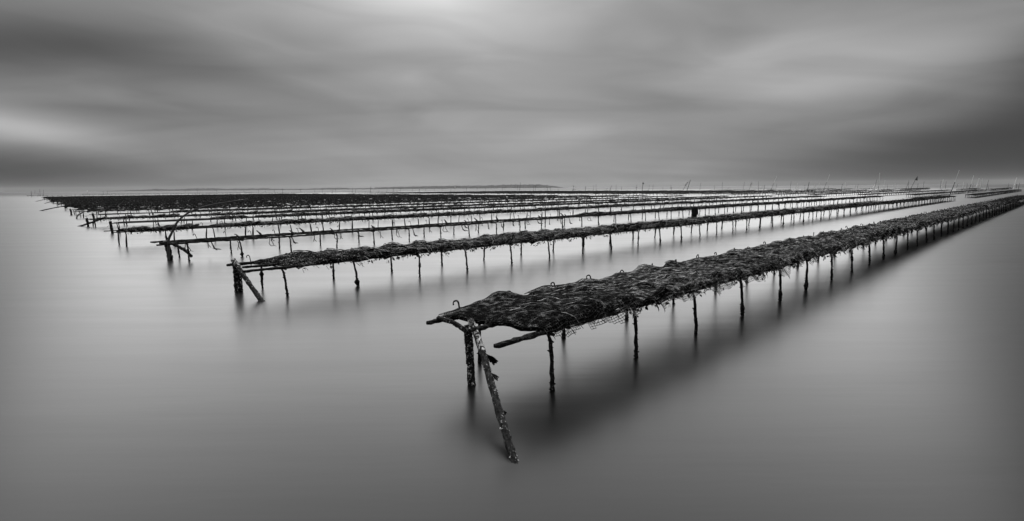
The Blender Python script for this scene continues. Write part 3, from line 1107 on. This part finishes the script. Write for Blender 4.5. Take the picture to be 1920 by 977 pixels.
# long pole bent into an arch over the end of the third rack
b = at(2.0, 10.72, 0.30)
mb = MB()
pts = smooth_path([b + Vector(p) for p in ((0, 0, -0.3), (0.03, 0, 0.04), (0.09, 0.01, 0.18), (0.17, 0.02, 0.33), (0.26, 0.03, 0.43), (0.39, 0.04, 0.52), (0.58, 0.05, 0.60), (0.82, 0.06, 0.66), (1.07, 0.08, 0.70), (1.40, 0.1, 0.745))], 60)
mb.tube(pts, [0.022 - 0.014 * i / 60 for i in range(61)], 8, 0.05, random.Random(5))
o = link('bent_pole', mb.mesh('bent_pole', M['stake']), None)
tag(o, 'long thin pole bent in an arch over the left end of the half bare rack', 'pole')

# fallen pole across the far racks at right is in the list below
def stake(i, kind, x, y, dx, tip):
    rng = random.Random(500 + i)
    dist = hypot(x, y)
    side = 'right' if x > 25 else ('left' if x < -60 else 'middle')
    r = {'d': 0.010 + 0.00014 * dist, 'D': 0.016 + 0.0002 * dist, 'X': 0.035, 'K': 0.035, 'T': 0.06, 'F': 0.035, 'H': 0.022,
         'p': 0.022 + 0.0002 * dist, 'P': 0.035 + 0.0003 * dist, 'L': 0.035, 'G': 0.035}[kind]
    fwd = rng.uniform(-0.2, 0.2)
    p0, p1 = Vector((0, 0, -0.4)), Vector((dx, fwd, tip))
    pts = [p0.lerp(p1, f) + Vector((rng.uniform(-.03, .03), 0, 0)) for f in (0, 0.2, 0.4, 0.6, 0.8, 1)]
    pts[0] = p0
    mb = MB()
    mb.tube(pts, [r * (1.15 - 0.35 * f) for f in (0, .2, .4, .6, .8, 1)], 6, 0.1, rng)
    mat = 'pale' if kind in ('p', 'P') else 'stake'
    if kind == 'H':
        o = link('marker_pole', None, None, (x, y, 0))
        lo, hi = MB(), MB()
        n_ = 3
        lo.tube(pts[:n_ + 1], [r * 1.35, r * 1.5, r * 1.4, r * 1.1], 7, 0.25, rng)
        hi.tube(pts[n_ - 0:], [r, r * .9, r * .8], 6, 0.03, rng)
        link('pole_foot', lo.mesh('pole_foot', M['stake']), o)
        link('pole_tube', hi.mesh('pole_tube', M['pale']), o)
        lab = {55: 'leaning pale tube with black foot, left of the thick dark pole near the right',
               62: 'leaning pale tube with black foot, right of the thick dark pole near the right'}.get(int(x))
        lab = lab or ('tall leaning pole, pale above, black below, behind the end of the second rack' if x < 50
                      else 'leaning pole, pale above, black below, behind the lone rack in pale water')
        tag(o, lab, 'marker pole', 'pale marker poles with dark feet')
        return
    o = link('marker_pole', mb.mesh('marker_pole', M[mat]), None, (x, y, 0))
    lean = abs(dx) / tip
    if kind == 'G':
        f = MB()
        f.add([(dx, fwd - .03, tip * .98), (dx + .05, fwd - .03, tip * .70), (dx - .40, fwd - .03, tip * .76), (dx, fwd + .03, tip * .98), (dx + .05, fwd + .03, tip * .70), (dx - .40, fwd + .03, tip * .76)],
              [(0, 1, 2), (5, 4, 3), (0, 3, 4, 1), (1, 4, 5, 2), (2, 5, 3, 0)])
        # dark rag caught just under the tip
        link('rag', f.mesh('rag', M['stake']), o)
        tag(o, 'dark leaning pole with a black rag at its tip, behind the second rack', 'marker pole')
    elif kind == 'F':
        f = MB()
        big = dx > 1
        n_ = 6
        vs, fs = [], []
        a, b_ = (0.58, 1.0) if big else (0.62, 1.04)
        for q in range(n_ + 1):
            h = a + (b_ - a) * q / n_
            w = (0.20 if big else 0.24) * sin(pi * (0.15 + 0.7 * q / n_))
            cx_, cz = dx * h, tip * h
            yy = fwd * h + 0.05 * sin(q * 1.9)
            vs += [(cx_ - w, yy - .02, cz), (cx_ + w, yy - .02, cz), (cx_ + w, yy + .02, cz), (cx_ - w, yy + .02, cz)]
        for q in range(n_):
            for j in range(4):
                p_, r_ = q * 4 + j, q * 4 + (j + 1) % 4
                fs.append((p_, r_, r_ + 4, p_ + 4))
        fs += [(3, 2, 1, 0), tuple(n_ * 4 + j for j in range(4))]
        f.add(vs, fs)
        link('flag', f.mesh('flag', M['flag']), o)
        tag(o, 'slanting stake wrapped in pale cloth beside the thickest leaning dark pole' if big else 'thin stake topped with a small white flag right of the middle', 'marker pole')
    elif kind == 'K':
        f = MB()
        c = Vector((dx * .9, fwd * .9, tip * .88))
        f.tube([c + Vector((0, 0, -.12)), c + Vector((0.03, 0, -.05)), c + Vector((0.03, 0, .05)), c + Vector((0, 0, .12))], [.04, .13, .11, .04], 7, .2, rng)
        link('knot', f.mesh('knot', M['stake']), o)
        tag(o, 'dark upright stake with a knot of weed near its top, nearest of the middle stakes', 'marker pole')
    elif kind == 'X':
        f = MB()
        c = Vector((dx * .55, fwd * .55, tip * .52))
        f.tube([c + Vector((-.28, 0, -.02)), c, c + Vector((.28, 0, .03))], [.04, .07, .035], 6, .15, rng)
        link('crosspiece', f.mesh('crosspiece', M['stake']), o)
        tag(o, 'dark stake with a short crosspiece %s the knotted stake' % ('left of' if x < 40 else 'right of'), 'marker pole')
    elif kind == 'T':
        tag(o, 'thickest dark leaning pole beside the cloth-wrapped stake' if x < 50 else 'thick dark leaning pole between two tall pale tubes', 'marker pole')
    elif kind == 'L':
        tag(o, 'long dark pole fallen almost flat over the far rack ends at right', 'marker pole')
    elif kind in 'pP':
        tag(o, ('bright thick pale tube standing in the water near the right horizon' if kind == 'P' else
                ('tallest thin pale tube, rising from the rack ends at right' if y < 70 else 'faint thin pale tube near the right horizon')),
            'marker pole', 'pale tubes near the right horizon')
    else:
        place = {'left': 'at the far left end of the racks' if y < 160 else 'in the water below the low hills at left',
                 'middle': 'in the water below the headland' if x < 12 else 'in open water right of the headland',
                 'right': 'near the horizon at right'}[side]
        if side == 'right' and x < 75:
            place = 'near the horizon between the headland and the tall pale tubes'
        how = 'leaning' if lean > 0.14 else 'upright'
        how = ('stout ' if kind == 'D' else 'thin ') + how
        tag(o, '%s dark stake standing %s' % (how, place), 'marker pole', '%s dark stakes %s' % (how, place))


for i, (kd, x, y, dx, tip) in enumerate(POLES):
    stake(i, kd, x, y, dx, tip)

# forked branch with a white float, middle distance
fx, fy = 17.3, 150.0
o = link('forked_branch', None, None, (fx, fy, 0))
mb = MB()
mb.tube([(-0.55, 0, -0.3), (-0.3, 0, 0.35), (0.15, 0.1, 1.05)], [.07, .055, .03], 6, .15, R)
link('branch', mb.mesh('branch', M['stake']), o)
mb = MB()
mb.tube([(-0.3, 0, 0.33), (0.1, -0.05, 0.62), (0.8, 0, 0.58)], [.05, .045, .02], 6, .15, R)
link('branch', mb.mesh('branch', M['stake']), o)
tag(o, 'dark forked branch sticking out of the water just right of the headland', 'branch')


def white_float(x, y, z, s, label):
    mb = MB()
    rng = random.Random(int(abs(x) * 10))
    prof = ((-.5, .25), (-.35, .8), (0, 1), (.35, .85), (.6, .4), (.8, .22), (.95, .2))
    mb.tube([(0.15 * s * f, 0, s * f) for f, _ in prof], [s * .42 * r for _, r in prof], 9, 0.04, rng)
    o = link('float', mb.mesh('float', M['flag'], True), None, (x, y, z))
    m2 = MB()
    m2.tube([(0, 0, -z - .3), (0.02, 0, -s * .4)], 0.02, 5)
    link('float_stick', m2.mesh('float_stick', M['stake']), o)
    tag(o, label, 'float')


white_float(fx + 0.05, fy + 0.3, 1.55, 0.45, 'small white float on a stick above the forked branch')
white_float(-21.5, 205.0, 1.55, 0.45, 'small white float on a stick in front of the headland')
white_float(-160.0, 203.0, 1.3, 0.35, 'small white float on a stick near the far left end of the racks')

# ------------------------------------------------------------------ sea haze
mb = MB()
HX, HZ0, HZ1 = 6200.0, -1.2, 45.0
mb.add([(-HX, -HX, HZ0), (HX, -HX, HZ0), (HX, HX, HZ0), (-HX, HX, HZ0), (-HX, -HX, HZ1), (HX, -HX, HZ1), (HX, HX, HZ1), (-HX, HX, HZ1)],
       [(3, 2, 1, 0), (4, 5, 6, 7), (0, 1, 5, 4), (1, 2, 6, 5), (2, 3, 7, 6), (3, 0, 4, 7)])
hm = bpy.data.materials.new('sea_haze')
hm.use_nodes = True
nt = hm.node_tree
nt.nodes.clear()
pv = nt.nodes.new('ShaderNodeVolumePrincipled')
pv.inputs['Color'].default_value = (0.9, 0.9, 0.9, 1)
pv.inputs['Density'].default_value = HAZE
mo = nt.nodes.new('ShaderNodeOutputMaterial')
nt.links.new(pv.outputs[0], mo.inputs['Volume'])
hz = link('haze', mb.mesh('haze', hm), kind='stuff')
